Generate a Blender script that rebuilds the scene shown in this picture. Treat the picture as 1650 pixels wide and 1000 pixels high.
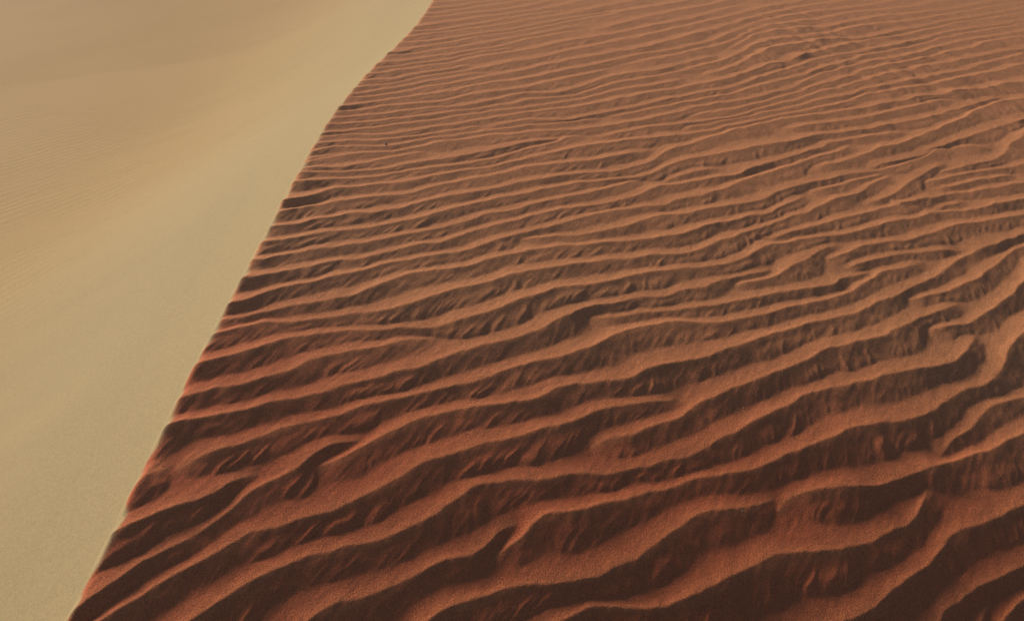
import bpy, math, random
import numpy as np

for o in list(bpy.data.objects):
    bpy.data.objects.remove(o, do_unlink=True)
scene = bpy.context.scene
COL = scene.collection

# ---------------------------------------------------------------- camera
cam_data = bpy.data.cameras.new("camera")
cam_data.sensor_width = 36.0
cam_data.lens = 34.58
cam_data.clip_start = 0.05
cam_data.clip_end = 3000.0
cam = bpy.data.objects.new("camera", cam_data)
cam.location = (0.0, 0.0, 1.70)
cam.rotation_euler = (math.radians(90.0 - 29.5), 0.0, 0.0)
COL.objects.link(cam)
scene.camera = cam

# ---------------------------------------------------------------- sky, sun, exposure
SUN_EL = math.radians(21.5)
SUN_LEFT = math.radians(50)          # how far left of straight ahead the sun stands
SUN_DIR = (-math.sin(SUN_LEFT) * math.cos(SUN_EL),
           math.cos(SUN_LEFT) * math.cos(SUN_EL), math.sin(SUN_EL))
world = bpy.data.worlds.new("World")
scene.world = world
world.use_nodes = True
wn = world.node_tree
for n in list(wn.nodes):
    wn.nodes.remove(n)
sky = wn.nodes.new("ShaderNodeTexSky")
sky.sky_type = 'NISHITA'
sky.sun_disc = False
sky.sun_elevation = SUN_EL
sky.sun_rotation = -SUN_LEFT
sky.altitude = 2000.0
sky.air_density = 0.6
sky.dust_density = 0.2
sky.ozone_density = 3.0
bg = wn.nodes.new("ShaderNodeBackground")
bg.inputs["Strength"].default_value = 0.05
wo = wn.nodes.new("ShaderNodeOutputWorld")
wn.links.new(sky.outputs["Color"], bg.inputs["Color"])
wn.links.new(bg.outputs["Background"], wo.inputs["Surface"])

sun_data = bpy.data.lights.new("sun", 'SUN')
sun_data.energy = 5.0
sun_data.angle = math.radians(9)
sun_data.color = (1.0, 0.90, 0.74)
sun = bpy.data.objects.new("sun", sun_data)
from mathutils import Vector, Matrix
sun.rotation_euler = Vector(SUN_DIR).to_track_quat('Z', 'Y').to_euler()
sun.location = (-20, 15, 12)
COL.objects.link(sun)

scene.view_settings.view_transform = 'Standard'
scene.view_settings.look = 'None'
scene.view_settings.exposure = 0.08
scene.view_settings.gamma = 1.0
scene.view_settings.use_curve_mapping = False

# ---------------------------------------------------------------- numpy noise
def value_noise(x, y, seed):
    r = np.random.default_rng(seed)
    tab = r.random((256, 256)).astype(np.float32)
    xi = np.floor(x).astype(np.int64); yi = np.floor(y).astype(np.int64)
    fx = (x - xi).astype(np.float32); fy = (y - yi).astype(np.float32)
    fx = fx * fx * fx * (fx * (fx * 6 - 15) + 10)
    fy = fy * fy * fy * (fy * (fy * 6 - 15) + 10)
    x0 = xi & 255; x1 = (xi + 1) & 255; y0 = yi & 255; y1 = (yi + 1) & 255
    a = tab[x0, y0]; b = tab[x1, y0]; c = tab[x0, y1]; d = tab[x1, y1]
    return (a + (b - a) * fx) * (1 - fy) + (c + (d - c) * fx) * fy

def line_noise(x, seed):
    r = np.random.default_rng(seed)
    tab = r.random(512).astype(np.float32)
    i = np.floor(x).astype(np.int64)
    f = (x - i).astype(np.float32)
    f = f * f * (3 - 2 * f)
    return tab[i & 511] * (1 - f) + tab[(i + 1) & 511] * f

def sstep(a, b, x):
    t = np.clip((x - a) / (b - a), 0, 1)
    return t * t * (3 - 2 * t)

# ---------------------------------------------------------------- large shape of the dune
BRINK_Y = np.array([-30.000, -1.744, 1.256, 1.403, 1.549, 1.696, 1.842, 1.989, 2.135, 2.281, 2.428, 2.574, 2.721, 2.867, 3.014, 3.160, 3.307, 3.453, 3.600, 3.746, 3.892, 4.039, 4.185, 4.332, 4.478, 4.625, 4.771, 4.918, 5.064, 5.210, 5.357, 5.503, 5.650, 5.796, 5.943, 6.089, 6.236, 6.382, 6.529, 6.675, 6.821, 6.968, 7.114, 7.261, 7.407, 7.554, 7.700, 7.847, 7.993, 8.140, 8.286, 8.432, 8.579, 8.725, 8.872, 9.018, 9.165, 9.311, 9.458, 9.604, 9.751, 9.897, 13.897, 24.897, 59.897])
BRINK_X = np.array([0.432, -0.818, -1.068, -1.032, -1.000, -0.975, -0.957, -0.943, -0.930, -0.919, -0.907, -0.896, -0.883, -0.872, -0.862, -0.853, -0.846, -0.839, -0.833, -0.827, -0.822, -0.816, -0.807, -0.796, -0.782, -0.765, -0.747, -0.728, -0.706, -0.682, -0.657, -0.633, -0.612, -0.592, -0.575, -0.561, -0.551, -0.543, -0.536, -0.529, -0.524, -0.521, -0.519, -0.517, -0.515, -0.513, -0.512, -0.512, -0.512, -0.513, -0.515, -0.517, -0.518, -0.520, -0.522, -0.523, -0.525, -0.527, -0.528, -0.530, -0.532, -0.533, -0.567, -0.613, -0.670])

def brink_x(y):
    return np.interp(y, BRINK_Y, BRINK_X)

def dune_base(x, y):
    xp = x - brink_x(y)
    w = 0.005; slip = 0.68; a = 0.024 + 0.15 * np.exp(-np.maximum(y - 1.2, -1.0) / 2.0)
    soft = np.logaddexp(0, xp / w) * w
    xr = np.maximum(xp, 0)
    z = slip * xp - slip * soft - a * (xr - 0.05 * (1 - np.exp(-xr / 0.05)))
    z = z - 0.009 * xr ** 2 / (1 + 0.5 * xr)
    floor = -1.25 + 0.13 * np.maximum(xp + 1.9, -60) / (1 - 0.02 * np.minimum(xp, 0))
    foot = sstep(0.0, -0.6, xp)
    z = z + foot * (0.30 * np.logaddexp(z / 0.30, floor / 0.30) - z)
    return z + 0.40 * np.tanh(y / 3.2) - 0.012 * y - 0.0034 * np.clip(y - 3, 0, 8) ** 2 - 0.25 * np.exp(-np.maximum(y - 1.2, -1.5) / 1.0)

# ---------------------------------------------------------------- crest lines of the sand ripples, plan view, millimetres
CREST_TEXT = """
be -1111,1523 -982,1617 -828,1782 -770,1834 -700,1906 -676,1935 -642,1985 -585,2041 -509,2129 -493,2143 -466,2159 -408,2178
ef -540,2055 -495,2076 -461,2097 -437,2118 -391,2164 -328,2206 -278,2252 -250,2270 -169,2308 -42,2343 44,2373 76,2390 139,2435 172,2451 321,2495 368,2513 486,2581 610,2637 686,2677 928,2822 1124,2905 1212,2951 1582,3231 1776,3401 1813,3427 2172,3640 2532,3855 2894,4069 3255,4284 3616,4498
be -1178,1409 -1022,1485 -1011,1492 -922,1595 -820,1680 -785,1715 -745,1759 -675,1825 -637,1847 -544,1882 -461,1925 -382,1983 -238,2108 -211,2127 -85,2187 49,2240 122,2273 164,2297 247,2356 290,2380 520,2460
ee 215,2226 279,2258 378,2299 467,2350 499,2373 537,2416 558,2434 790,2573 933,2654 1040,2731 1208,2809 1290,2853 1383,2927 1445,2966 1555,3026 1604,3064
fe -848,1490 -666,1670 -598,1732 -561,1756 -483,1796 -280,1889 -220,1921 -181,1954 -138,2018 -123,2034 -106,2046 -78,2058 73,2097 323,2155 354,2165 315,2156 381,2175 534,2240 589,2274 673,2350 803,2433 922,2528 960,2545 1089,2584 1278,2657 1387,2692 1430,2712 1474,2743 1502,2770 1594,2892
fe -594,1523 -443,1661 -340,1712 -179,1809 -99,1845 -77,1866 -38,1918 -24,1934 -7,1947 21,1961
ef -58,1838 22,1902 53,1947 68,1963 104,1985 143,2000 253,2034 344,2074 438,2120 480,2137 579,2172 690,2204 724,2221 803,2271 934,2337 1032,2392 1107,2425 1165,2431 1190,2437 1281,2482 1417,2581 1531,2642 1573,2674 1612,2720 1678,2828 1721,2878 1922,3072 2063,3183 2212,3285 2414,3414 2773,3632 3186,3877
ef 1266,2320 1368,2411 1443,2493 1484,2524 1783,2665 1995,2778 2203,2896 2462,3048 2721,3200 2979,3353
fe -279,1532 -193,1671 -181,1685 -158,1701 -83,1739 -30,1761 43,1781 157,1801 204,1816 242,1831 269,1847 313,1879 485,2018 505,2031 526,2040 622,2066 698,2105 731,2116
ef 716,2065 754,2103 797,2128 878,2151 1053,2190 1089,2206 1150,2242 1187,2260 1419,2348 1498,2399 1714,2509 1976,2655 2390,2897 2597,3019 2855,3172
ee 1031,2171 1158,2248 1289,2292
fe -41,1581 112,1702 171,1739 199,1747 227,1752 339,1755 377,1761 454,1788 483,1802 550,1840 635,1900 675,1921 717,1935 933,1987 1000,2012 1076,2065 1119,2102 1149,2132 1164,2155 1174,2180 1180,2242
ff 592,1665 815,1761 877,1791 928,1820 977,1856 1054,1922 1141,1978 1219,2056 1252,2080 1361,2122 1546,2208 1759,2318 2073,2496 2383,2678 2693,2861
ff 964,1639 1141,1851 1179,1885 1260,1920 1355,1969 1629,2116 1993,2326 2303,2509 2613,2692
fe 1052,1654 1208,1822 1255,1880
ff 1102,1682 1291,1845 1476,1967 1833,2188 2142,2373 2503,2588
be -1100,1717 -965,1802 -928,1836 -805,1907 -754,1948 -707,1998 -660,2028
be -1068,1863 -944,1964 -930,1992 -917,2006 -881,2023
ee -871,2014 -844,2041 -799,2076 -714,2119 -623,2183 -559,2214 -514,2240 -447,2270 -312,2344 -230,2381 -113,2426 34,2522 172,2576 262,2641 345,2714 381,2735 470,2774 534,2796 572,2803 648,2809 766,2842 820,2865 961,2940 1090,2996 1226,3085 1333,3187 1547,3302
ee 243,2777 332,2800 489,2856 581,2876 662,2901 916,3007 1091,3069 1152,3099 1247,3169 1312,3203
be -1074,2063 -933,2138 -897,2168 -815,2198 -651,2277 -519,2343 -289,2465 -124,2577 -12,2632 56,2671 112,2713 201,2797 286,2856 338,2879 549,2956 658,3011 771,3079 947,3165
ee 771,3040 875,3075 936,3112 1015,3177 1162,3320 1248,3381
be -1070,2182 -917,2255 -876,2284 -820,2309 -661,2396 -571,2469 -522,2499 -480,2519 -394,2553 -241,2631
bf -1056,2310 -906,2390 -874,2417 -809,2453 -697,2525 -546,2605 -513,2617 -469,2626 -377,2636 -274,2655 -206,2676 -150,2705 -82,2749 -38,2783 52,2863 137,2916 188,2939 292,2975 438,3041 645,3125 773,3166 847,3213 952,3310 999,3343 1202,3418 1367,3490 1472,3554 1557,3588 1721,3676 1883,3737 2072,3820 2296,3905 2514,4005 2934,4238 3348,4481 3813,4756
ef 1154,3251 1219,3291 1286,3346 1319,3368 1533,3441 1604,3478 1791,3591 2234,3768 2503,3900 2921,4137 3334,4380 3747,4625
ee 1212,3204 1313,3269 1432,3324 1616,3380 1731,3404
ef 1387,3048 1543,3101 1626,3144 1732,3230 1922,3412 2135,3575 2282,3678 2689,3934 3101,4180 3565,4456
ef 1401,2889 1518,2913 1597,2944 1630,2968 1712,3049 1796,3105 1830,3140 2015,3381 2055,3426 2143,3508 2285,3619 2636,3849 2995,4067 3356,4282
be -1060,2478 -910,2533 -899,2533 -803,2590 -763,2609 -566,2668 -410,2725 -355,2756 -257,2829 -139,2889 -7,2978 44,3005 160,3058 363,3136 516,3186 615,3212 659,3233 763,3301 871,3396 982,3460 1064,3527 1166,3594 1310,3720 1419,3789 1642,4017
be -1069,2586 -912,2614 -898,2608 -887,2609 -804,2643 -774,2658 -714,2698 -594,2748 -540,2777 -498,2808 -384,2912 -350,2937 -315,2955 -228,2983 -166,3011 -117,3039 -31,3102 8,3124 223,3212 420,3269 653,3353 775,3450 917,3517 1000,3568 1169,3707 1220,3759
be -1039,2613 -887,2690 -763,2786 -633,2857 -490,2951 -360,3021 -261,3066 -187,3107 -73,3184 30,3265 181,3356 339,3466 383,3488 550,3551 775,3688 874,3742 996,3864 1237,4038 1356,4142 1477,4226 1519,4267 1562,4328
ee 23,3229 203,3277 288,3311 389,3360 584,3476 660,3502 771,3564 982,3653 1016,3680 1086,3754 1158,3810 1534,4028 1708,4106 1771,4150 1931,4291 2041,4353
be -1046,2779 -893,2827 -881,2824 -870,2827 -721,2915 -653,2946 -573,2991 -502,3023 -371,3099 -271,3147 -209,3190 -136,3259 -85,3299 177,3462 294,3512 461,3606 507,3644 586,3724 618,3747 764,3802 970,3909 1215,4115 1354,4217 1523,4356 1563,4378 1744,4448 1895,4527
ee 630,3793 765,3894 882,3958
be -1056,2947 -896,2961 -868,2947 -856,2949 -741,3001 -637,3057 -430,3156 -318,3226 -240,3265 -112,3370 12,3444 140,3535 429,3702 524,3793
be -1044,3032 -886,3061 -859,3052 -848,3056 -745,3112 -450,3248 -339,3326 -274,3358 -185,3437 -131,3476 9,3557 155,3649 308,3727 546,3821 578,3846 678,3955 765,4018 1053,4170 1284,4301 1406,4381 1711,4520 2046,4708 2602,5119
bf -1036,3149 -879,3179 -851,3169 -743,3220 -634,3280 -493,3340 -454,3361 -232,3513 -134,3558 -77,3591 7,3659 51,3686 266,3792 424,3845 473,3867 522,3899 572,3946 653,4066 687,4104 794,4177 945,4319 1103,4433 1269,4566 1392,4629 1731,4780 1897,4897 2088,5005 2609,5264 3092,5527 3508,5767 3973,6042 4386,6287 4850,6562
be -1020,3219 -870,3275 -857,3271 -844,3274 -775,3325 -637,3404 -504,3468 -393,3506 -289,3598 -71,3724 48,3810 142,3857 303,3916 386,3953 626,4100
be -1010,3483 -857,3528 -841,3521 -828,3525 -790,3549 -750,3567 -565,3621 -509,3643 -370,3743 -205,3811 -67,3890 22,3986 119,4047 250,4171 319,4214
be -1011,3612 -853,3636 -836,3625 -822,3627 -753,3651 -650,3664 -578,3682 -451,3758 -365,3818 -213,3886 -152,3921 -90,3963 52,4077 220,4161
be -992,3670 -696,3697 -639,3731 -482,3844 -344,3920
be -972,3674 -813,3750 -710,3820 -615,3856
ef 967,3378 1047,3419 1147,3481 1301,3562 1464,3667 1679,3756 1576,3719 1806,3839 1902,3883 2371,4066 2641,4197 3059,4433 3472,4676 3937,4951
ee 1743,3699 1817,3768 1914,3823
ee 1224,3778 1341,3840 1615,4028
ef 1311,4018 1513,4149 1666,4281 1796,4358 1841,4392 1939,4481 2193,4687 2397,4900 2541,5019 2618,5058 2931,5169 3201,5300 3619,5536 4136,5840 4652,6146
ef 1559,4071 1662,4134 1762,4178 1805,4203 2015,4376 2207,4510 2338,4618 2415,4671 3046,5032 3717,5429 4440,5857
ee 1451,3713 1532,3770 1596,3824 1753,3995 1948,4184
ef 1772,3968 2129,4131 2515,4283 2731,4388 3149,4623 3615,4897 4080,5172
ef 1881,4078 2122,4194 2169,4222 2219,4264 2520,4612 2684,4803 2770,4887 2911,4999 3312,5262 3826,5572 4342,5878
ee 2043,4359 2176,4393 2256,4393
ee 1804,3903 1904,3946 2009,4003 2241,4104
ee 1275,4447 1400,4512 1766,4682 2139,4941 2294,5037
bf -988,3318 -819,3380 -722,3449 -700,3485 -688,3496 -534,3556 -445,3586 -390,3613 -266,3714 -83,3797 45,3903 116,3949 212,4000 319,4081 427,4128 539,4190 750,4278 995,4424 1124,4508 1265,4622 1421,4706 1711,4884 1799,4989 1838,5020 1923,5073 2162,5195 2461,5372 2745,5556 3018,5758 3362,5829 3531,5891 3694,5968 4166,6230 4683,6534 5251,6871
ef 786,4356 942,4469 1030,4522 1103,4578 1386,4752 1619,4928 1754,4998 1854,5104 1930,5158 2014,5202 2099,5274 2124,5289 2202,5310 2428,5474 2592,5571 2797,5754 3119,6005 3161,6022 3478,6058 3649,6112 3814,6185 4288,6443 4857,6778 5425,7114
ef 368,4210 454,4248 661,4379 788,4423 951,4520 1037,4559 1119,4611 1288,4766 1430,4856 1546,4974 1621,5041 1804,5166 1890,5252 2069,5399 2268,5526 2389,5626 2508,5686 2838,5904 2990,6022 3135,6116 3182,6142 3591,6308 3858,6445 4688,6927 5566,7447
ef 838,4531 898,4574 1056,4658 1173,4741 1458,4969 1595,5123 1792,5261 1929,5414 2001,5480 2148,5575 2575,5888 2720,6030 2794,6044 2825,6064 2990,6238 3239,6425 3283,6444 3334,6450 3405,6420 3586,6385 3706,6383 3824,6405 3994,6463 4211,6565 4475,6709 5045,7041 5664,7408
bf -975,3737 -765,3802 -709,3831 -636,3844 -527,3881 -475,3894 -410,3937 -308,4023 -239,4064 -176,4083 -113,4130 7,4174 131,4231 197,4236 264,4262 332,4277 394,4327 472,4360 537,4411 599,4434 673,4473 771,4553 886,4667 1016,4733 1182,4833 1249,4882 1331,4957 1446,5036 1512,5106 1610,5256 1653,5306 1851,5465 1996,5598 2105,5674 2379,5838 2694,6140 2911,6302 3052,6384 3426,6649 3858,6845 4123,6985 5004,7499 5933,8050
be -970,3775 -809,3843 -729,3913 -708,3925 -578,3930 -511,3946 -416,4005 -358,4067 -303,4084 -242,4126 -50,4231 57,4283 141,4302 269,4358 419,4440
ef 447,4462 484,4487 547,4512 634,4588 701,4624 1007,4842 1100,4891 1358,5119 1550,5258 1635,5354 2101,5797 2265,5892 2414,5999 2766,6326 3237,6671 3413,6785 3539,6894 3603,6920 3934,6975 4104,7034 4267,7109 4740,7370 5361,7735 6032,8133
be -978,3883 -823,3925 -807,3923 -736,3959 -542,4018 -482,4049 -391,4081 -307,4141 -141,4246
ef -116,4245 58,4351 194,4372 280,4399 424,4506 498,4549 633,4658 730,4713 929,4878 971,4903 1031,4923 1073,4950 1142,5011 1341,5219 1482,5353 1584,5435 1722,5604 1939,5765 2045,5827 2162,5919 2287,5991 2545,6205 2914,6549 3164,6705 3326,6790 3616,7032 4386,7458 5317,8007 6246,8558
bf -968,3965 -790,4009 -718,4050 -555,4068 -495,4092 -319,4214 -126,4326 8,4418 351,4584 572,4756 865,4947 1006,5055 1103,5109 1174,5174 1253,5273 1419,5433 1615,5597 1751,5753 2099,6041 2230,6166 2348,6244 2429,6274 2474,6303 2724,6529 2861,6634 3030,6808 3265,6943 3685,7238 3720,7256 4122,7356 4451,7502 4922,7767 5594,8163 6316,8591
be -970,4023 -806,4056 -723,4082 -558,4163 -497,4202 -435,4232 -252,4344 -179,4396 -128,4414 -61,4459 86,4529 284,4650 575,4882 666,4943 724,4959 765,4984 840,5041 909,5114
ef 1011,5202 1120,5258 1169,5306 1223,5376 1373,5605 1463,5724 1608,5879 1634,5896 1702,5902 1728,5917 1820,6011 1965,6128 2054,6157 2146,6155 2243,6206 2531,6465 2784,6658 2961,6826 3214,7008 3375,7141 3521,7232 3805,7468 3910,7515 4256,7628 4581,7783 5515,8325 6496,8906
bf -971,4125 -813,4145 -796,4140 -704,4170 -650,4193 -567,4247 -441,4305 -264,4413 -138,4476 70,4619 288,4722 548,4989 765,5127 921,5258 1028,5368 1167,5462 1251,5571 1428,5861 1530,5973 1643,6071 1684,6099 1768,6117 1886,6214 1989,6253 2247,6483 2474,6656 2586,6695 2698,6764 3051,7057 3902,7707 3939,7726 4358,7821 4687,7965 5210,8259 5934,8686 6656,9115
be -968,4205 -810,4228 -792,4220 -769,4229 -693,4268 -640,4306 -567,4325 -457,4399 -335,4465 -310,4472 -258,4468 -225,4483 -80,4592 8,4689 53,4720 89,4735 144,4735 189,4744 244,4765 292,4806 507,5067 560,5118 612,5155 757,5224 801,5253 868,5308 964,5409 1046,5475 1171,5594
ef 1274,5748 1482,6115 1571,6207 1740,6329 1839,6349 1953,6422 2013,6421 2040,6431 2199,6603 2348,6727 2444,6794 2555,6899 2602,6925 2672,6943 2783,7000 2977,7137 3097,7242 3222,7286 3671,7698 3781,7786 3888,7833 4012,7913 4115,7915 4434,7968 4605,8026 4768,8101 5293,8391 6017,8818 6739,9246
be -954,4276 -765,4313 -530,4446 -339,4526 -188,4671 -64,4725 8,4783 82,4815 157,4896 224,4936 303,5015 383,5074 519,5210
ef 607,5299 852,5488 1022,5652 1223,5818 1355,5990 1511,6248 1654,6415 1777,6482 2020,6668 2123,6725 2291,6911 2535,7075 2654,7116 2764,7207 2919,7303 3232,7589 3376,7670 3564,7815 3706,7945 3891,8066 4280,8452 4338,8478 4712,8511 4885,8563 5050,8635 5576,8922 6351,9379 7177,9869
bf -945,4333 -758,4382 -564,4532 -406,4621 -337,4643 -192,4802 -129,4833 -66,4878 18,4904 84,4973 161,5024 250,5122 402,5221 476,5288 564,5385 652,5449 746,5556 824,5594 1012,5725 1225,5950 1554,6449 1618,6523 1834,6713 2082,6894 2204,7010 2341,7079 2488,7174 2776,7437 3199,7797 3388,7989 3547,8093 3744,8316 3955,8523 4002,8560 4122,8618 4338,8781 4478,8908 4517,8922 4606,8903 4913,8899 5089,8938 5256,9004 5785,9286 6612,9773 7438,10263
bf -937,4500 -779,4526 -770,4520 -669,4541 -605,4587 -538,4620 -473,4675 -416,4745 -319,4796 -67,5007 28,5063 86,5126 175,5204 310,5345 403,5392 467,5436 569,5545 656,5588 750,5676 820,5729 949,5881 1052,5978 1264,6232 1366,6340 1656,6694 2006,7044 2296,7287 2631,7540 2879,7781 3536,8329 4090,8836 4719,9421 5274,9632 5596,9793 6736,10458 7923,11162
be -924,4534 -769,4575 -743,4577 -654,4631 -522,4729 -378,4862 -289,4919 -209,5002 -134,5059
bf -903,4601 -746,4663 -672,4708 -547,4800 -428,4918 -312,4989 -88,5150 9,5243 68,5284 170,5371 318,5521 484,5661 589,5777 695,5858 869,6030 989,6160 1179,6346 1779,7012 2064,7269 2236,7459 2508,7682 3368,8531 3831,8912 4346,9389 4943,9934 5534,10138 5858,10295 7050,10990 8289,11724
be -900,4742 -725,4775 -629,4809 -545,4875 -433,4983 -315,5057 -224,5165
be -885,4850 -731,4892 -712,4889 -669,4914 -441,5090 -321,5172 -170,5322 -71,5381 30,5459 102,5530 176,5583 318,5730 453,5829 593,5947 715,6057 910,6262 1016,6350 1140,6472 1322,6686 1576,7026
ef 1686,7179 2061,7578 2191,7702 2353,7833 2790,8269 3003,8505 3743,9190 4611,9998 5087,10481 5415,10852 5489,10883 5936,10899 6109,10947 6329,11043 6906,11363 7887,11943 8868,12524
be -869,4950 -679,5005 -447,5174 -381,5203 -326,5254 -212,5392 20,5549
be -843,5018 -689,5089 -321,5345 -225,5455 -164,5480 -134,5502 20,5648 95,5739 399,6008
ef 479,6047 624,6160 865,6466 1151,6775 1282,6885 1685,7363 1937,7640 2390,8073 2883,8568 3108,8826 3851,9519 4336,10030 4826,10488 5314,11016 5549,11225 5656,11280 6159,11349 6493,11479 7070,11799 8104,12410 9187,13053
be -822,5202 -650,5254 -556,5299 -452,5372 -386,5431 -228,5539 20,5761 96,5845 185,5922 277,6023 371,6107 444,6190
ef 1643,7492 1992,7872 2155,8012 2351,8256 2594,8532 2833,8763 3028,8977 3382,9300 3863,9827 4301,10262 4966,10988 5501,11387 5741,11599 5817,11628 6331,11694 6666,11824 7243,12144 8328,12785 9412,13427
bf -817,5250 -665,5300 -645,5300 -617,5315 -527,5432 -363,5569 -224,5717 -151,5777 -66,5820 -1,5892 178,6057 319,6217 465,6347 766,6654 1088,6945 1318,7181 1813,7772
ef 1892,7874 2029,8031 2829,8857 3336,9414 3936,10074 4395,10497 4657,10814 4829,10993 5799,11816 5889,11872 6523,12093 6846,12252 8245,13069 9690,13926
be -777,5513 -568,5543 -458,5592 -237,5794 -131,5861 66,6030 192,6171 275,6246 360,6346 639,6594
ef 2740,8935 2958,9175 3144,9344 3357,9583 3776,9981 4661,11015 5952,12103 6671,12391 6992,12553 8441,13403 9886,14260
bf -742,5548 -597,5641 -420,5807 -316,5871 -156,6009 -79,6046 102,6252 392,6499 698,6850 796,6947 962,7163 1256,7459 1399,7579 1846,8134 2190,8460 3034,9485 3253,9690 3775,10288 4389,10976 4697,11263 4935,11452 5215,11733 5710,12144 5981,12407 6178,12547 6845,12731 7171,12882 8623,13727 10120,14615
be -744,5750 -569,5799 -404,5893 -180,6088 -58,6236 287,6572
bf -713,5842 -557,5914 -505,5948 -360,6093 -252,6217 -151,6288 204,6605 293,6708 396,6801 507,6981 649,7160 750,7263 850,7334 974,7484
ef 1080,7565 1213,7726 1769,8340 2099,8738 2464,9118 2609,9295 2884,9677 3647,10515 4023,10998 5131,11996 5636,12377 6377,13029 6499,13092 7111,13263 7438,13413 8941,14288 10490,15206
bf -705,6101 -544,6155 -446,6212 -258,6386 -96,6490 23,6583 172,6769 343,7023 536,7216 594,7292
ef 1908,8727 2146,9019 2381,9253 2645,9561 3129,10223 3351,10472 3768,10999 4295,11496 4490,11640 4778,11911 5042,12097 6187,13230 6416,13372 6679,13580 7311,13653 7482,13709 7754,13837 9257,14713 10805,15631
bf -703,6224 -554,6284 -541,6272 -519,6285 -332,6473 -158,6615 24,6820 215,6982 420,7261 533,7378 777,7697 902,7821 1084,8035 1319,8348 1562,8633 1715,8791 1968,9018 2543,9633 2960,10207 3203,10480 3519,10896
ef 3697,11090 4533,11937 4816,12187 5183,12459 5627,12839 5986,13199 6812,13922 6903,13958 7512,14056 7845,14191 9454,15123 11105,16102
bf -695,6418 -540,6455 -511,6451 -429,6495 -375,6548 -223,6731 12,6940 329,7274 969,8053 1341,8576 1453,8699 1675,8893 2162,9465 2536,9832 3435,11006 3570,11145 4295,11882 5078,12612 5678,13097 6961,14246 7362,14388 8156,14784 9915,15817 11670,16857
bf -661,6555 -511,6647 -400,6744 -255,6799 -196,6833 -108,6935 13,7139 75,7221 139,7275 268,7354 334,7412 660,7880 1015,8307 1312,8758 1678,9251 1831,9433 2624,10283 3152,11007 3379,11229 3714,11464 3848,11580 4440,12232 5276,12991 6754,14531 7021,14783 7314,15012 7574,15024 8277,15231 8603,15383 10313,16382 12067,17422
bf -661,6711 -506,6793 -202,7048 -111,7130 109,7384 638,8046 1007,8556 1449,9179 1896,9679 2510,10459 2916,11002 3357,11411 4075,12149 4554,12569 5345,13320 6078,14080 7047,14982 7532,15485 7880,15665 8612,15886 8938,16038 10750,17098 12556,18170
bf -650,6835 -500,6930 -414,7013 -253,7201 -114,7338 95,7596 354,7877 864,8605 1495,9487 1596,9616 1850,9883 2305,10440 2464,10655 2681,11003 2908,11264 3592,11901 4038,12280 4802,13135 4959,13266 5294,13487 5464,13636 6271,14552 7227,15461 7782,16027 8131,16192 8892,16435 9217,16590 11081,17682 12939,18783
bf -679,7052 -527,7104 -510,7080 -451,7127 -243,7389 -117,7512 115,7788 656,8538 1099,9215 1463,9691 1923,10422 2128,10682 2424,11006 3036,11591 3658,12319 4206,12828 4893,13568 5824,14510 6730,15362 7476,16022 8117,16752 8395,16968 8586,17069 9256,17130 9700,17309 11565,18398 13474,19531
bf -647,7247 -495,7339 -119,7702 117,8002 431,8433 668,8707 775,8875 1086,9464 1729,10459 2117,10992 2844,11722 3671,12560 4365,13342 5167,14201 5339,14349 5701,14590 5888,14760 6733,15688 7738,16771 8475,17528 8925,17700 9642,17897 9969,18047 11988,19229 14001,20423
"""
crests = []
for line in CREST_TEXT.strip().splitlines():
    tok = line.split()
    pts = np.array([[float(v) for v in t.split(',')] for t in tok[1:]]) / 1000.0
    crests.append((tok[0], pts))

def resample(p, step):
    """smooth curve through the points, even steps"""
    d = np.r_[0, np.cumsum(np.hypot(*np.diff(p, axis=0).T))]
    n = max(4, int(d[-1] / (step * 0.5)))
    s = np.linspace(0, d[-1], n)
    q = np.stack([np.interp(s, d, p[:, k]) for k in (0, 1)], -1)
    for _ in range(14):
        q[1:-1] = (q[:-2] + 2 * q[1:-1] + q[2:]) / 4
    d = np.r_[0, np.cumsum(np.hypot(*np.diff(q, axis=0).T))]
    n = max(4, int(d[-1] / step))
    s = np.linspace(0, d[-1], n)
    return np.stack([np.interp(s, d, q[:, k]) for k in (0, 1)], -1), s

curves = []
for ends, p in crests:
    step = 0.014 + 0.004 * max(0.0, p[:, 1].mean() - 1.5)
    q, s = resample(p, step)
    t = np.gradient(q, axis=0)
    t /= np.hypot(t[:, 0], t[:, 1])[:, None]
    curves.append(dict(ends=ends, q=q, s=s, t=t, n=np.stack([-t[:, 1], t[:, 0]], -1)))

ALLQ = np.concatenate([c['q'] for c in curves])
ALLI = np.concatenate([np.full(len(c['q']), i) for i, c in enumerate(curves)])

def spacing(c, ci, side):
    """distance from each point of a crest to the neighbouring crest on one side"""
    q, n = c['q'], c['n'] * side
    best = np.full(len(q), 9.0)
    oq = ALLQ[ALLI != ci]
    lo = q.min(0) - 0.6; hi = q.max(0) + 0.6
    oq = oq[((oq > lo) & (oq < hi)).all(1)]
    if len(oq) == 0:
        return best
    for k in range(0, len(q), 64):
        v = oq[None] - q[k:k + 64, None]
        along = (v * n[k:k + 64, None]).sum(-1)
        dist = np.hypot(v[..., 0], v[..., 1])
        ok = (along > 0.80 * dist) & (along > 0.004)
        best[k:k + 64] = np.where(ok, dist, 9.0).min(1)
    return best

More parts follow.
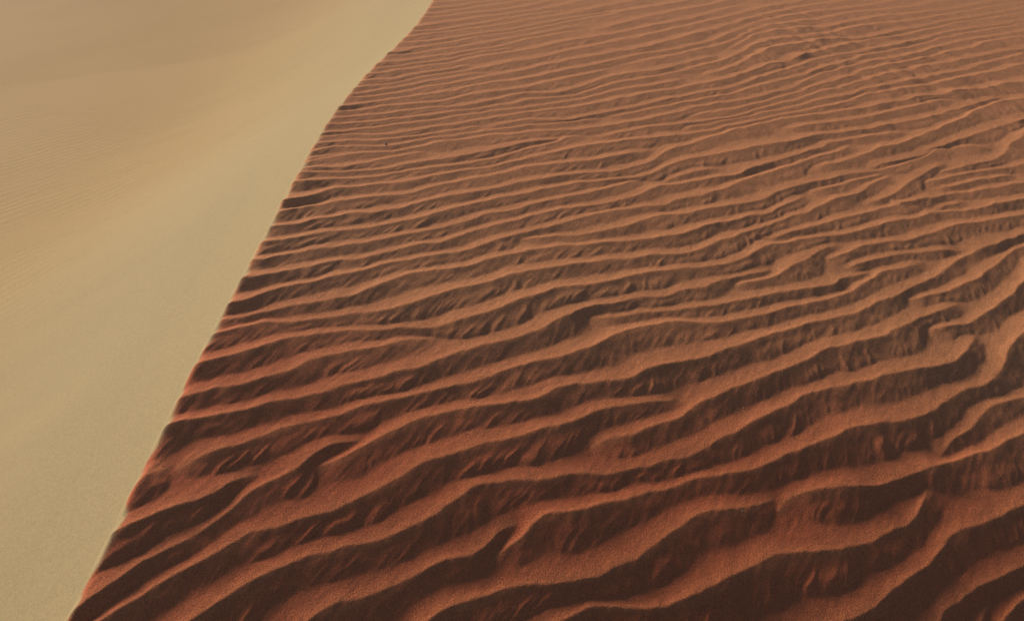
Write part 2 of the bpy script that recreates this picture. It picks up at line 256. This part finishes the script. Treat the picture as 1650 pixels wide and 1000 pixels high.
for ci, c in enumerate(curves):
    up = spacing(c, ci, 1.0); dn = spacing(c, ci, -1.0)
    typical = 0.10 + 0.012 * c['q'][:, 1]
    up = np.where(up > 0.34, typical, up); dn = np.where(dn > 0.34, typical, dn)
    k = max(3, int(0.10 / (c['s'][1] - c['s'][0])))
    ker = np.hanning(2 * k + 1); ker /= ker.sum()
    sm = lambda v: np.convolve(np.pad(v, k, mode='edge'), ker, mode='valid')
    up, dn = sm(up), sm(dn)
    lam = np.clip(0.5 * (up + dn), 0.03, 0.30)
    s, L = c['s'], c['s'][-1]
    taper = np.ones(len(s))
    if c['ends'][0] == 'e':
        taper *= np.clip(s / (1.1 * lam), 0, 1) ** 0.7
    if c['ends'][1] == 'e':
        taper *= np.clip((L - s) / (1.1 * lam), 0, 1) ** 0.7
    var = 0.85 + 0.3 * line_noise(s / 0.22 + ci * 9.1, 300 + ci)
    # choppy, trodden-looking patch on the far right
    ch = np.exp(-(((c['q'][:, 0] - 2.0) / 1.3) ** 2 + ((c['q'][:, 1] - 6.0) / 1.4) ** 2))
    var = var * (1 + ch * (1.3 * line_noise(s / 0.055 + ci * 3.3, 400 + ci) - 0.6))
    flat = 1.0 - 0.8 * (1 - 0.4 * ch) * sstep(3.0, 7.5, c['q'][:, 1])      # the far ripples are lower
    c['up'] = np.clip(up * 1.08, 0.03, 0.36)
    c['lam'] = lam
    c['dn'] = np.clip(dn, 0.03, 0.34)
    flat = flat * (0.82 + 0.18 * sstep(1.6, 3.0, c['q'][:, 1]))
    c['A'] = 0.134 * lam * taper * var * flat

# ---------------------------------------------------------------- the fine grid of the rippled face
NC = 1000
rows = [1.12]
while rows[-1] < 9.4:
    rows.append(rows[-1] + 0.0028 + (rows[-1] - 1.12) * 0.0013)
YR = np.array(rows); NR = len(YR)
X0 = -0.30
tcol = np.linspace(0, 1, NC)
XB = brink_x(YR)
WID = 1.80 + 0.42 * YR
XG = (XB[:, None] + X0 + tcol[None] * (WID[:, None] - X0))
YG = np.repeat(YR[:, None], NC, 1)
# slight wander of the crest lines
wx = (value_noise(XG / 0.085 + 40, YG / 0.085, 1) - 0.5) * 0.016 + (value_noise(XG / 0.032, YG / 0.032 + 9, 2) - 0.5) * 0.005
wy = (value_noise(XG / 0.085, YG / 0.085 + 70, 3) - 0.5) * 0.016 + (value_noise(XG / 0.032 + 5, YG / 0.032, 4) - 0.5) * 0.005
PX = (XG + wx).astype(np.float32); PY = (YG + wy).astype(np.float32)

H = np.zeros((NR, NC), np.float32)
OWN = np.full((NR, NC), -1, np.int32)
CRN = np.zeros((NR, NC), np.float32)     # closeness to a crest, where the coarser, paler grains gather and the sunlit tint is painted in

def block(x0, x1, y0, y1):
    j0 = max(0, np.searchsorted(YR, y0 - 0.02)); j1 = min(NR, np.searchsorted(YR, y1 + 0.02))
    if j1 - j0 < 2:
        return None
    xb = XB[j0:j1] + X0; ww = WID[j0:j1] - X0
    i0 = int(np.floor(((x0 - 0.02 - xb) / ww).min() * (NC - 1))); i1 = int(np.ceil(((x1 + 0.02 - xb) / ww).max() * (NC - 1))) + 1
    i0 = max(0, i0); i1 = min(NC, i1)
    if i1 - i0 < 2:
        return None
    return j0, j1, i0, i1

for ci, c in enumerate(curves):
    q = c['q']; n = len(q)
    Rm = float(c['up'].max()) * 1.05
    bb = block(q[:, 0].min() - Rm, q[:, 0].max() + Rm, q[:, 1].min() - Rm, q[:, 1].max() + Rm)
    if bb is None:
        continue
    J0, J1, I0, I1 = bb
    D = np.full((J1 - J0, I1 - I0), 9.0, np.float32)
    SG = np.zeros_like(D); SS = np.zeros_like(D); IX = np.zeros_like(D)
    CH = 12
    for k in range(0, n - 1, CH):
        k1 = min(n - 1, k + CH)
        seg = q[k:k1 + 1]
        R = float(c['up'][k:k1 + 1].max()) * 1.05
        b2 = block(seg[:, 0].min() - R, seg[:, 0].max() + R, seg[:, 1].min() - R, seg[:, 1].max() + R)
        if b2 is None:
            continue
        j0, j1, i0, i1 = b2
        x = PX[j0:j1, i0:i1]; y = PY[j0:j1, i0:i1]
        d = D[j0 - J0:j1 - J0, i0 - I0:i1 - I0]; sg = SG[j0 - J0:j1 - J0, i0 - I0:i1 - I0]
        ss = SS[j0 - J0:j1 - J0, i0 - I0:i1 - I0]
        for m in range(k, k1):
            ax, ay = q[m]; bx, by = q[m + 1] - q[m]
            l2 = bx * bx + by * by
            rx = x - np.float32(ax); ry = y - np.float32(ay)
            t = np.clip((rx * np.float32(bx) + ry * np.float32(by)) / np.float32(l2), 0, 1)
            ex = rx - t * np.float32(bx); ey = ry - t * np.float32(by)
            dist = np.sqrt(ex * ex + ey * ey)
            better = dist < d
            cr = np.float32(bx) * ry - np.float32(by) * rx
            np.copyto(sg, np.sign(cr), where=better)
            np.copyto(ss, np.float32(c['s'][m]) + t * np.float32(math.sqrt(l2)), where=better)
            np.copyto(d, dist, where=better)
    use = D < Rm
    A = np.interp(SS, c['s'], c['A']).astype(np.float32)
    UP = np.interp(SS, c['s'], c['up']).astype(np.float32)
    LM = np.interp(SS, c['s'], c['lam']).astype(np.float32)
    DN = np.interp(SS, c['s'], c['dn']).astype(np.float32)
    # windward side: a little hollow, steepest at the crest
    tt = np.clip(D / UP, 0, 1)
    stoss = A * (0.22 * (1 - tt) + 0.78 * (1 - tt) ** 3.4)
    # lee side: rolls over at the crest, steepest half way down, hollow foot
    ll = 0.80 * DN
    u = np.clip(D / ll, 0, 1)
    lee = A * (0.62 * (1 - u) ** 1.6 + 0.19 * (1 + np.cos(math.pi * u)))
    # small spurs and slumps of sand running slantwise down the lee side
    px = XG[J0:J1, I0:I1]; py = YG[J0:J1, I0:I1]
    slant = 1.7 - 1.0 * sstep(-0.6, 1.4, px)
    wob = value_noise(px / 0.045, py / 0.045, 50) - 0.5
    sq = SS + slant * D + 0.022 * wob
    r1 = 1 - np.abs(2 * line_noise(sq / 0.055 + 31 * ci, 500 + ci) - 1)
    r2 = 1 - np.abs(2 * line_noise(sq / 0.024 + 17 * ci, 700 + ci) - 1)
    r3 = 1 - np.abs(2 * line_noise(sq / 0.011 + 23 * ci, 1100 + ci) - 1)
    clus = sstep(0.35, 0.72, line_noise(SS / 0.19 + 13 * ci, 900 + ci))
    c3 = 0.3 + 0.7 * value_noise(px / 0.07 + 3, py / 0.07, 51)
    v = D / DN
    env = (0.06 * sstep(0.0, 0.1, v) + 0.94 * sstep(0.16, 0.42, v)) * (1 - sstep(0.50, 0.78, v))
    sharp = 4.0 - 2.9 * sstep(0.18, 0.50, v)
    near = 1.2 - 0.2 * sstep(1.8, 3.4, py)
    spur = A * env * near * (0.22 * (0.04 + 0.96 * clus) * r1 ** sharp + 0.105 * c3 * r2 ** 1.6 + 0.05 * c3 * r3 ** 1.3)
    h = np.where(SG >= 0, stoss, lee + spur)
    top = np.where(SG >= 0, (1 - tt) ** 4, np.clip(1 - 4 * u, 0, 1))
    h = np.where(use, h, 0)
    Hb = H[J0:J1, I0:I1]; Ob = OWN[J0:J1, I0:I1]
    better = h > Hb
    Ob[better & (A > 0.0008)] = ci
    Cb = CRN[J0:J1, I0:I1]; Cb[better] = top[better]
    # soft union so that troughs stay rounded
    kx = np.maximum(0.10 * A, 2e-4)
    hh = np.maximum(kx - np.abs(h - Hb), 0) / kx
    Hb[:] = np.maximum(h, Hb) + np.where(use, hh * hh * kx * 0.25, 0)

# traces of wind on everything: faint low swells and fine furrows
H += ((value_noise(XG / 0.055, YG / 0.055, 11) - 0.5) * 0.0016 + (value_noise(XG / 0.020, YG / 0.020, 12) - 0.5) * 0.0009).astype(np.float32)
ca, sa = math.cos(math.radians(60)), math.sin(math.radians(60))
fu = (XG * ca + YG * sa) / 0.050; fv = (-XG * sa + YG * ca) / 0.011
H += ((value_noise(fu, fv, 13) - 0.5) * 0.0007).astype(np.float32)
for _ in range(1):
    Hs = H.copy()
    Hs[:, 1:-1] = (H[:, :-2] + 2 * H[:, 1:-1] + H[:, 2:]) / 4
    H = Hs.copy()
    H[1:-1] = (Hs[:-2] + 2 * Hs[1:-1] + Hs[2:]) / 4
# the ripples die out over the brink
xp = XG - XB[:, None]
fade = sstep(-0.035, 0.0, xp)
edge = sstep(-0.30, -0.22, xp)
ZG = dune_base(XG, YG) + H * fade * edge * (1 + 0.6 * np.exp(-np.maximum(xp, 0) / 0.15))

# ---------------------------------------------------------------- materials
def nodes_of(mat):
    mat.use_nodes = True
    nt = mat.node_tree
    for n in list(nt.nodes):
        nt.nodes.remove(n)
    return nt

def make_sand():
    mat = bpy.data.materials.new("sand")
    nt = nodes_of(mat); N = nt.nodes; Lk = nt.links
    out = N.new("ShaderNodeOutputMaterial")
    bs = N.new("ShaderNodeBsdfPrincipled")
    bs.inputs["Roughness"].default_value = 0.9
    bs.inputs["Specular IOR Level"].default_value = 0.15
    Lk.new(bs.outputs[0], out.inputs[0])
    tc = N.new("ShaderNodeTexCoord")
    def noise(scale, detail=3.0, rough=0.6):
        n = N.new("ShaderNodeTexNoise")
        n.inputs["Scale"].default_value = scale
        n.inputs["Detail"].default_value = detail
        n.inputs["Roughness"].default_value = rough
        Lk.new(tc.outputs["Object"], n.inputs["Vector"])
        return n
    def mix(fac, a, b, typ='MIX'):
        m = N.new("ShaderNodeMix"); m.data_type = 'RGBA'; m.blend_type = typ
        for sock, v in ((m.inputs[0], fac), (m.inputs[6], a), (m.inputs[7], b)):
            if hasattr(v, 'links'):
                Lk.new(v, sock)
            else:
                sock.default_value = v
        return m.outputs[2]
    def attr(name):
        a = N.new("ShaderNodeAttribute"); a.attribute_name = name
        return a.outputs["Fac"]
    def ramp(src, lo, hi):
        m = N.new("ShaderNodeMapRange")
        m.inputs["From Min"].default_value = lo; m.inputs["From Max"].default_value = hi
        Lk.new(src, m.inputs["Value"])
        return m.outputs[0]
    big = noise(1.1, 3.0)
    red = mix(ramp(big.outputs["Fac"], 0.3, 0.7), (*(0.48, 0.1, 0.04), 1), (*(0.56, 0.138, 0.056), 1))
    floor_c = mix(ramp(noise(0.35, 4).outputs["Fac"], 0.35, 0.65), (*(0.505, 0.335, 0.142), 1), (*(0.545, 0.365, 0.158), 1))
    # haze fade of the far sand, painted into the red in broad pale patches
    red = mix(attr("haze_fade"), red, (*(0.64, 0.265, 0.122), 1))
    cf = N.new("ShaderNodeMath"); cf.operation = 'MULTIPLY'; cf.inputs[1].default_value = 0.42
    Lk.new(attr("crest"), cf.inputs[0])
    red = mix(cf.outputs[0], red, (*(0.64, 0.245, 0.098), 1))
    c = mix(attr("slip"), red, (*(0.43, 0.332, 0.172), 1))
    c = mix(attr("floor"), c, floor_c)
    # single grains, dark and light
    g1 = noise(300.0, 2.0, 0.7)
    gf = N.new("ShaderNodeMath"); gf.operation = 'MULTIPLY_ADD'; gf.inputs[1].default_value = -0.62; gf.inputs[2].default_value = 1.0
    Lk.new(attr("slip"), gf.inputs[0])
    c = mix(gf.outputs[0], c, mix(ramp(g1.outputs["Fac"], 0.32, 0.68), (0.52, 0.50, 0.48, 1), (1.40, 1.38, 1.36, 1)), 'MULTIPLY')
    g2 = noise(130.0, 2.0, 0.6)
    c = mix(0.30, c, mix(ramp(g2.outputs["Fac"], 0.3, 0.7), (0.7, 0.68, 0.66, 1), (1.25, 1.25, 1.25, 1)), 'MULTIPLY')
    Lk.new(c, bs.inputs["Base Color"])
    # relief: grains everywhere, fine wind ripples on the far floor
    b1 = N.new("ShaderNodeBump"); b1.inputs["Strength"].default_value = 1.0; b1.inputs["Distance"].default_value = 0.0030
    Lk.new(gf.outputs[0], b1.inputs["Strength"])
    Lk.new(g1.outputs["Fac"], b1.inputs["Height"])
    mp = N.new("ShaderNodeMapping"); mp.inputs["Rotation"].default_value = (0, 0, math.radians(-36))
    Lk.new(tc.outputs["Object"], mp.inputs["Vector"])
    warp = noise(1.3, 3.0)
    wv = N.new("ShaderNodeTexWave"); wv.wave_type = 'BANDS'; wv.bands_direction = 'Y'
    wv.inputs["Scale"].default_value = 2.6; wv.inputs["Distortion"].default_value = 5.0
    wv.inputs["Detail"].default_value = 3.0; wv.inputs["Detail Scale"].default_value = 1.2
    Lk.new(mp.outputs[0], wv.inputs["Vector"])
    amp = N.new("ShaderNodeMath"); amp.operation = 'MULTIPLY'
    Lk.new(attr("floor"), amp.inputs[0]); Lk.new(ramp(warp.outputs["Fac"], 0.30, 0.62), amp.inputs[1])
    hh = N.new("ShaderNodeMath"); hh.operation = 'MULTIPLY'
    Lk.new(wv.outputs["Fac"], hh.inputs[0]); Lk.new(amp.outputs[0], hh.inputs[1])
    b2 = N.new("ShaderNodeBump"); b2.inputs["Strength"].default_value = 1.0; b2.inputs["Distance"].default_value = 0.0022
    Lk.new(hh.outputs[0], b2.inputs["Height"]); Lk.new(b1.outputs[0], b2.inputs["Normal"])
    b3 = N.new("ShaderNodeBump"); b3.inputs["Strength"].default_value = 1.0; b3.inputs["Distance"].default_value = 0.0015
    Lk.new(noise(22.0, 4.0).outputs["Fac"], b3.inputs["Height"]); Lk.new(b2.outputs[0], b3.inputs["Normal"])
    Lk.new(b3.outputs[0], bs.inputs["Normal"])
    return mat

SAND = make_sand()

# ---------------------------------------------------------------- mesh helpers
def grid_normals(X, Y, Z):
    P = np.stack([X, Y, Z], -1)
    n = np.cross(np.gradient(P, axis=1), np.gradient(P, axis=0))
    n /= np.linalg.norm(n, axis=-1, keepdims=True)
    return n

def mesh_from(name, verts, quads, normals, attrs):
    me = bpy.data.meshes.new(name)
    nv, nf = len(verts), len(quads)
    me.vertices.add(nv)
    me.vertices.foreach_set("co", verts.astype(np.float32).ravel())
    me.loops.add(nf * 4)
    me.loops.foreach_set("vertex_index", quads.astype(np.int32).ravel())
    me.polygons.add(nf)
    me.polygons.foreach_set("loop_start", np.arange(0, nf * 4, 4, dtype=np.int32))
    me.update(calc_edges=True)
    for k, v in attrs.items():
        a = me.attributes.new(k, 'FLOAT', 'POINT')
        a.data.foreach_set("value", v.astype(np.float32).ravel())
    me.polygons.foreach_set("use_smooth", np.ones(nf, dtype=bool))
    if normals is not None:
        me.normals_split_custom_set_from_vertices(normals.astype(np.float32))
    me.materials.append(SAND)
    return me

def link(name, me, parent=None, kind=None):
    o = bpy.data.objects.new(name, me)
    COL.objects.link(o)
    if parent is not None:
        o.parent = parent
    if kind:
        o["kind"] = kind
    return o

def sub_mesh(name, V, NRM, attrs, quads):
    idx, inv = np.unique(quads.ravel(), return_inverse=True)
    return mesh_from(name, V[idx], inv.reshape(-1, 4), NRM[idx], {k: v[idx] for k, v in attrs.items()})

def grid_quads(nr, nc):
    i = np.arange(nr * nc).reshape(nr, nc)
    return np.stack([i[:-1, :-1], i[:-1, 1:], i[1:, 1:], i[1:, :-1]], -1).reshape(-1, 4)

def slip_amount(xp):
    return sstep(0.003, -0.016, xp)

def haze_fade_amount(x, y):  # broad noise, seeded so the far sand takes the painted haze tone
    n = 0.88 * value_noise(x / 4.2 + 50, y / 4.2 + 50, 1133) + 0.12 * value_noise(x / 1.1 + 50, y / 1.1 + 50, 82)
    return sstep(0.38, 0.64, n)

def floor_amount(x, y):
    xp_ = x - brink_x(y)
    return sstep(-0.3, -2.9, xp_ + 0.6 * (value_noise(x / 1.7 + 30, y / 1.7 + 30, 21) - 0.5))

# ---------------------------------------------------------------- the dune: one rippled sheet, each ripple its own piece
V = np.stack([XG, YG, ZG], -1).reshape(-1, 3)
NRM = grid_normals(XG, YG, ZG).reshape(-1, 3)
ATT = {"slip": slip_amount(xp + 0.03 * (value_noise(XG / 0.06, YG / 0.06, 31) - 0.5)).ravel(), "floor": np.zeros(NR * NC), "crest": CRN.ravel(), "haze_fade": haze_fade_amount(XG, YG).ravel()}
Q = grid_quads(NR, NC)
FO = OWN[:-1, :-1].ravel()

# surroundings of the rippled patch, out of the picture: coarser sheets of the same dune
def wind_ripples(x, y):
    s = (-0.56 * x + 0.83 * y)
    s = s + 0.05 * (value_noise(x / 0.5 + 8, y / 0.5 + 8, 61) - 0.5) + 0.30 * (value_noise(x / 2.2 + 8, y / 2.2 + 8, 62) - 0.5)
    f = (s / 0.19) % 1.0
    h = np.where(f < 0.78, f / 0.78, (1 - f) / 0.22) - 0.4
    return 0.020 * h

HB = (ZG - dune_base(XG, YG))          # ripple relief of the fine grid

def shear(x, y0):
    """outside the fine grid the sheet is laid out along the ripples"""
    return 0.55 * np.maximum(0, x - (brink_x(np.clip(y0, 1.12, 9.4)) + 1.80 + 0.42 * np.clip(y0, 1.12, 9.4)))

sheets = []
tc_ = np.linspace(0, 1, 220)
# towards and behind the camera
y0 = np.linspace(-7.0, YR[0], 230)[:, None]
Xo = brink_x(y0) + X0 + tc_[None] ** 1.4 * 14.0
Yo = y0 + shear(Xo, y0)
row = np.interp((Xo - (XB[0] + X0)) / (WID[0] - X0), tcol, HB[0])
k = sstep(0.0, 0.35, YR[0] - y0)
Ho = (row * (1 - k) + k * (wind_ripples(Xo, Yo) + 0.008)) * sstep(-0.05, 0.0, Xo - brink_x(Yo))
sheets.append((Xo, Yo, dune_base(Xo, Yo) + Ho))
# beyond the far edge
y0 = np.r_[np.linspace(YR[-1], 14, 90), np.geomspace(14.2, 90, 40)][:, None]
Xo = brink_x(y0) + X0 + tc_[None] ** 1.4 * 70.0
Yo = y0 + shear(Xo, y0)
row = np.interp((Xo - (XB[-1] + X0)) / (WID[-1] - X0), tcol, HB[-1])
k = sstep(0.0, 0.35, y0 - YR[-1])
Ho = (row * (1 - k) + k * (0.5 * wind_ripples(Xo, Yo) + 0.006) * (1 - sstep(10, 15, y0))) * sstep(-0.05, 0.0, Xo - brink_x(Yo))
sheets.append((Xo, Yo, dune_base(Xo, Yo) + Ho))
# to the right: the ripples run on along their own direction
rr = np.r_[np.arange(0, NR - 1, 3), NR - 1]
y0 = YR[rr][:, None]
tx_ = (np.linspace(0, 1, 90) ** 2.0 * 60.0)[None]
Xo = XG[rr, -1][:, None] + tx_
wob = 0.10 * (value_noise(Xo / 0.9 + 70, (y0 + 0.55 * tx_) / 0.9 + 70, 63) - 0.5) * sstep(0.0, 0.5, tx_)
Yo = y0 + 0.55 * tx_ + wob
Ho = HB[rr, -1][:, None] * (1 - sstep(6.0, 15.0, tx_)) * (0.75 + 0.5 * value_noise(Xo / 0.4 + 7, Yo / 0.4 + 7, 64)) ** sstep(0.0, 0.4, tx_)
sheets.append((Xo, Yo, dune_base(Xo, Yo) + Ho))
vs, qs, ns, sl = [], [], [], []
base = 0
rest = Q[FO < 0]
for Xo, Yo, Zo in sheets:
    vs.append(np.stack([Xo, Yo, Zo], -1).reshape(-1, 3))
    ns.append(grid_normals(Xo, Yo, Zo).reshape(-1, 3))
    qs.append(grid_quads(*Xo.shape) + base)
    sl.append(slip_amount(Xo - brink_x(Yo)).ravel())
    base += Xo.size
idx, inv = np.unique(rest.ravel(), return_inverse=True)
vs.append(V[idx]); ns.append(NRM[idx]); qs.append(inv.reshape(-1, 4) + base); sl.append(ATT["slip"][idx])
allv = np.concatenate(vs)
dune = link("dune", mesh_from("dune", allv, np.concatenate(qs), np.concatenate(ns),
            {"slip": np.concatenate(sl), "floor": np.zeros(len(allv)), "haze_fade": haze_fade_amount(allv[:, 0], allv[:, 1])}), kind="structure")

for ci in range(len(curves)):
    qd = Q[FO == ci]
    if len(qd) < 60:
        if len(qd):
            link("sand_patch", sub_mesh("sand_patch", V, NRM, ATT, qd), parent=dune)
        continue
    link("sand_ripple", sub_mesh("sand_ripple", V, NRM, ATT, qd), parent=dune)

# ---------------------------------------------------------------- slip face and the floor between the dunes
ys = np.r_[np.linspace(-8, 1.0, 40)[:-1], np.linspace(1.0, 12, 300)[:-1], np.geomspace(12, 120, 150)]
tx = -X0 + np.r_[np.linspace(0, 3.5, 150)[:-1], np.geomspace(3.5, 110, 150)] 
Yf = np.repeat(ys[:, None], len(tx), 1)
Xf = brink_x(ys)[:, None] - tx[::-1][None]
Zf = dune_base(Xf, Yf)
far = sstep(1.5, 4.0, brink_x(ys)[:, None] - Xf)
Zf = Zf + far * ((value_noise(Xf / 3.1 + 20, Yf / 3.1 + 20, 71) - 0.5) * 0.012 + (value_noise(Xf / 1.1 + 20, Yf / 1.1 + 20, 72) - 0.5) * 0.012)
tongue = sstep(-0.3, -0.7, Xf - brink_x(ys)[:, None]) * (1 - far)
Zf = Zf + tongue * ((value_noise(Xf / 0.9 + 9, Yf / 0.22 + 9, 73) - 0.5) * 0.006 + (value_noise(Xf / 0.35 + 9, Yf / 0.35 + 9, 74) - 0.5) * 0.003)
Zf[:, -1] -= 0.001
me = mesh_from("slip_face_and_floor", np.stack([Xf, Yf, Zf], -1).reshape(-1, 3), grid_quads(*Xf.shape), grid_normals(Xf, Yf, Zf).reshape(-1, 3),
               {"slip": np.ones(Xf.size), "floor": floor_amount(Xf, Yf)})
ground = link("ground", me, kind="structure")

# ---------------------------------------------------------------- dusty air
import bmesh
bm = bmesh.new()
bmesh.ops.create_cube(bm, size=1.0)
me = bpy.data.meshes.new("haze")
bm.to_mesh(me); bm.free()
haze = link("haze", me, kind="stuff")
zlo = float(min(Zf.min(), ZG.min(), allv[:, 2].min())) - 1.0
zhi = float(max(Zf.max(), ZG.max(), allv[:, 2].max(), 1.70)) + 0.35
xlo, xhi = float(Xf.min()) - 2, float(allv[:, 0].max()) + 2
ylo, yhi = -12.0, 125.0
haze.scale = (xhi - xlo, yhi - ylo, zhi - zlo)
haze.location = ((xlo + xhi) / 2, (ylo + yhi) / 2, (zlo + zhi) / 2)
hm = bpy.data.materials.new("dusty_air")
nt = nodes_of(hm)
vo = nt.nodes.new("ShaderNodeVolumePrincipled")
vo.inputs["Color"].default_value = (0.85, 0.62, 0.45, 1)
vo.inputs["Density"].default_value = 0.022
vo.inputs["Anisotropy"].default_value = 0.2
ho = nt.nodes.new("ShaderNodeOutputMaterial")
nt.links.new(vo.outputs[0], ho.inputs["Volume"])
me.materials.append(hm)
haze["label"] = "thin warm dust haze hanging over the dune"

# ---------------------------------------------------------------- stray pebbles
def pebble(name, x, y, size, col, label, seed, sink=0.3, squash=0.7):
    r = random.Random(seed)
    bm = bmesh.new()
    bmesh.ops.create_icosphere(bm, subdivisions=2, radius=1.0)
    for v in bm.verts:
        k = 1.0 + r.uniform(-0.16, 0.16)
        v.co = Vector((v.co.x * k * 1.15, v.co.y * k * 0.9, v.co.z * k * squash)) * size
    m = bpy.data.meshes.new(name)
    bm.to_mesh(m); bm.free()
    m.polygons.foreach_set("use_smooth", np.ones(len(m.polygons), dtype=bool))
    mat = bpy.data.materials.new(name + "_stone")
    nt_ = nodes_of(mat)
    b = nt_.nodes.new("ShaderNodeBsdfPrincipled"); b.inputs["Roughness"].default_value = 0.7
    n_ = nt_.nodes.new("ShaderNodeTexNoise"); n_.inputs["Scale"].default_value = 400.0
    mx = nt_.nodes.new("ShaderNodeMix"); mx.data_type = 'RGBA'
    nt_.links.new(n_.outputs["Fac"], mx.inputs[0])
    mx.inputs[6].default_value = (*[c_ * 0.75 for c_ in col], 1); mx.inputs[7].default_value = (*[min(0.9, c_ * 1.2) for c_ in col], 1)
    nt_.links.new(mx.outputs[2], b.inputs["Base Color"])
    o_ = nt_.nodes.new("ShaderNodeOutputMaterial"); nt_.links.new(b.outputs[0], o_.inputs[0])
    m.materials.append(mat)
    o = link(name, m)
    j = int(np.clip(np.searchsorted(YR, y), 1, NR - 1))
    i = int(np.clip(round((x - XB[j] - X0) / (WID[j] - X0) * (NC - 1)), 0, NC - 1))
    o.location = (x, y, float(ZG[j, i]) + size * squash * (1 - sink))
    o.rotation_euler = (r.uniform(-0.3, 0.3), r.uniform(-0.3, 0.3), r.uniform(0, 6))
    o["label"] = label; o["category"] = "pebble"; o["group"] = "stray pebbles on the rippled sand"
    return o

pebble("pebble", -0.532, 3.963, 0.0065, (0.03, 0.022, 0.02), "tiny dark pebble on the far ripples beside the crest edge", 0)
pebble("pebble", 0.698, 2.435, 0.0020, (0.45, 0.4, 0.34), "tiny white pebble in a shaded trough right of centre", 1)
pebble("pebble", 0.624, 2.056, 0.0018, (0.42, 0.38, 0.33), "tiny white pebble below centre on the edge of a dark ripple face", 2)
pebble("pebble", 1.144, 1.957, 0.0018, (0.42, 0.38, 0.33), "tiny white pebble near the bottom right in a dark trough", 3)
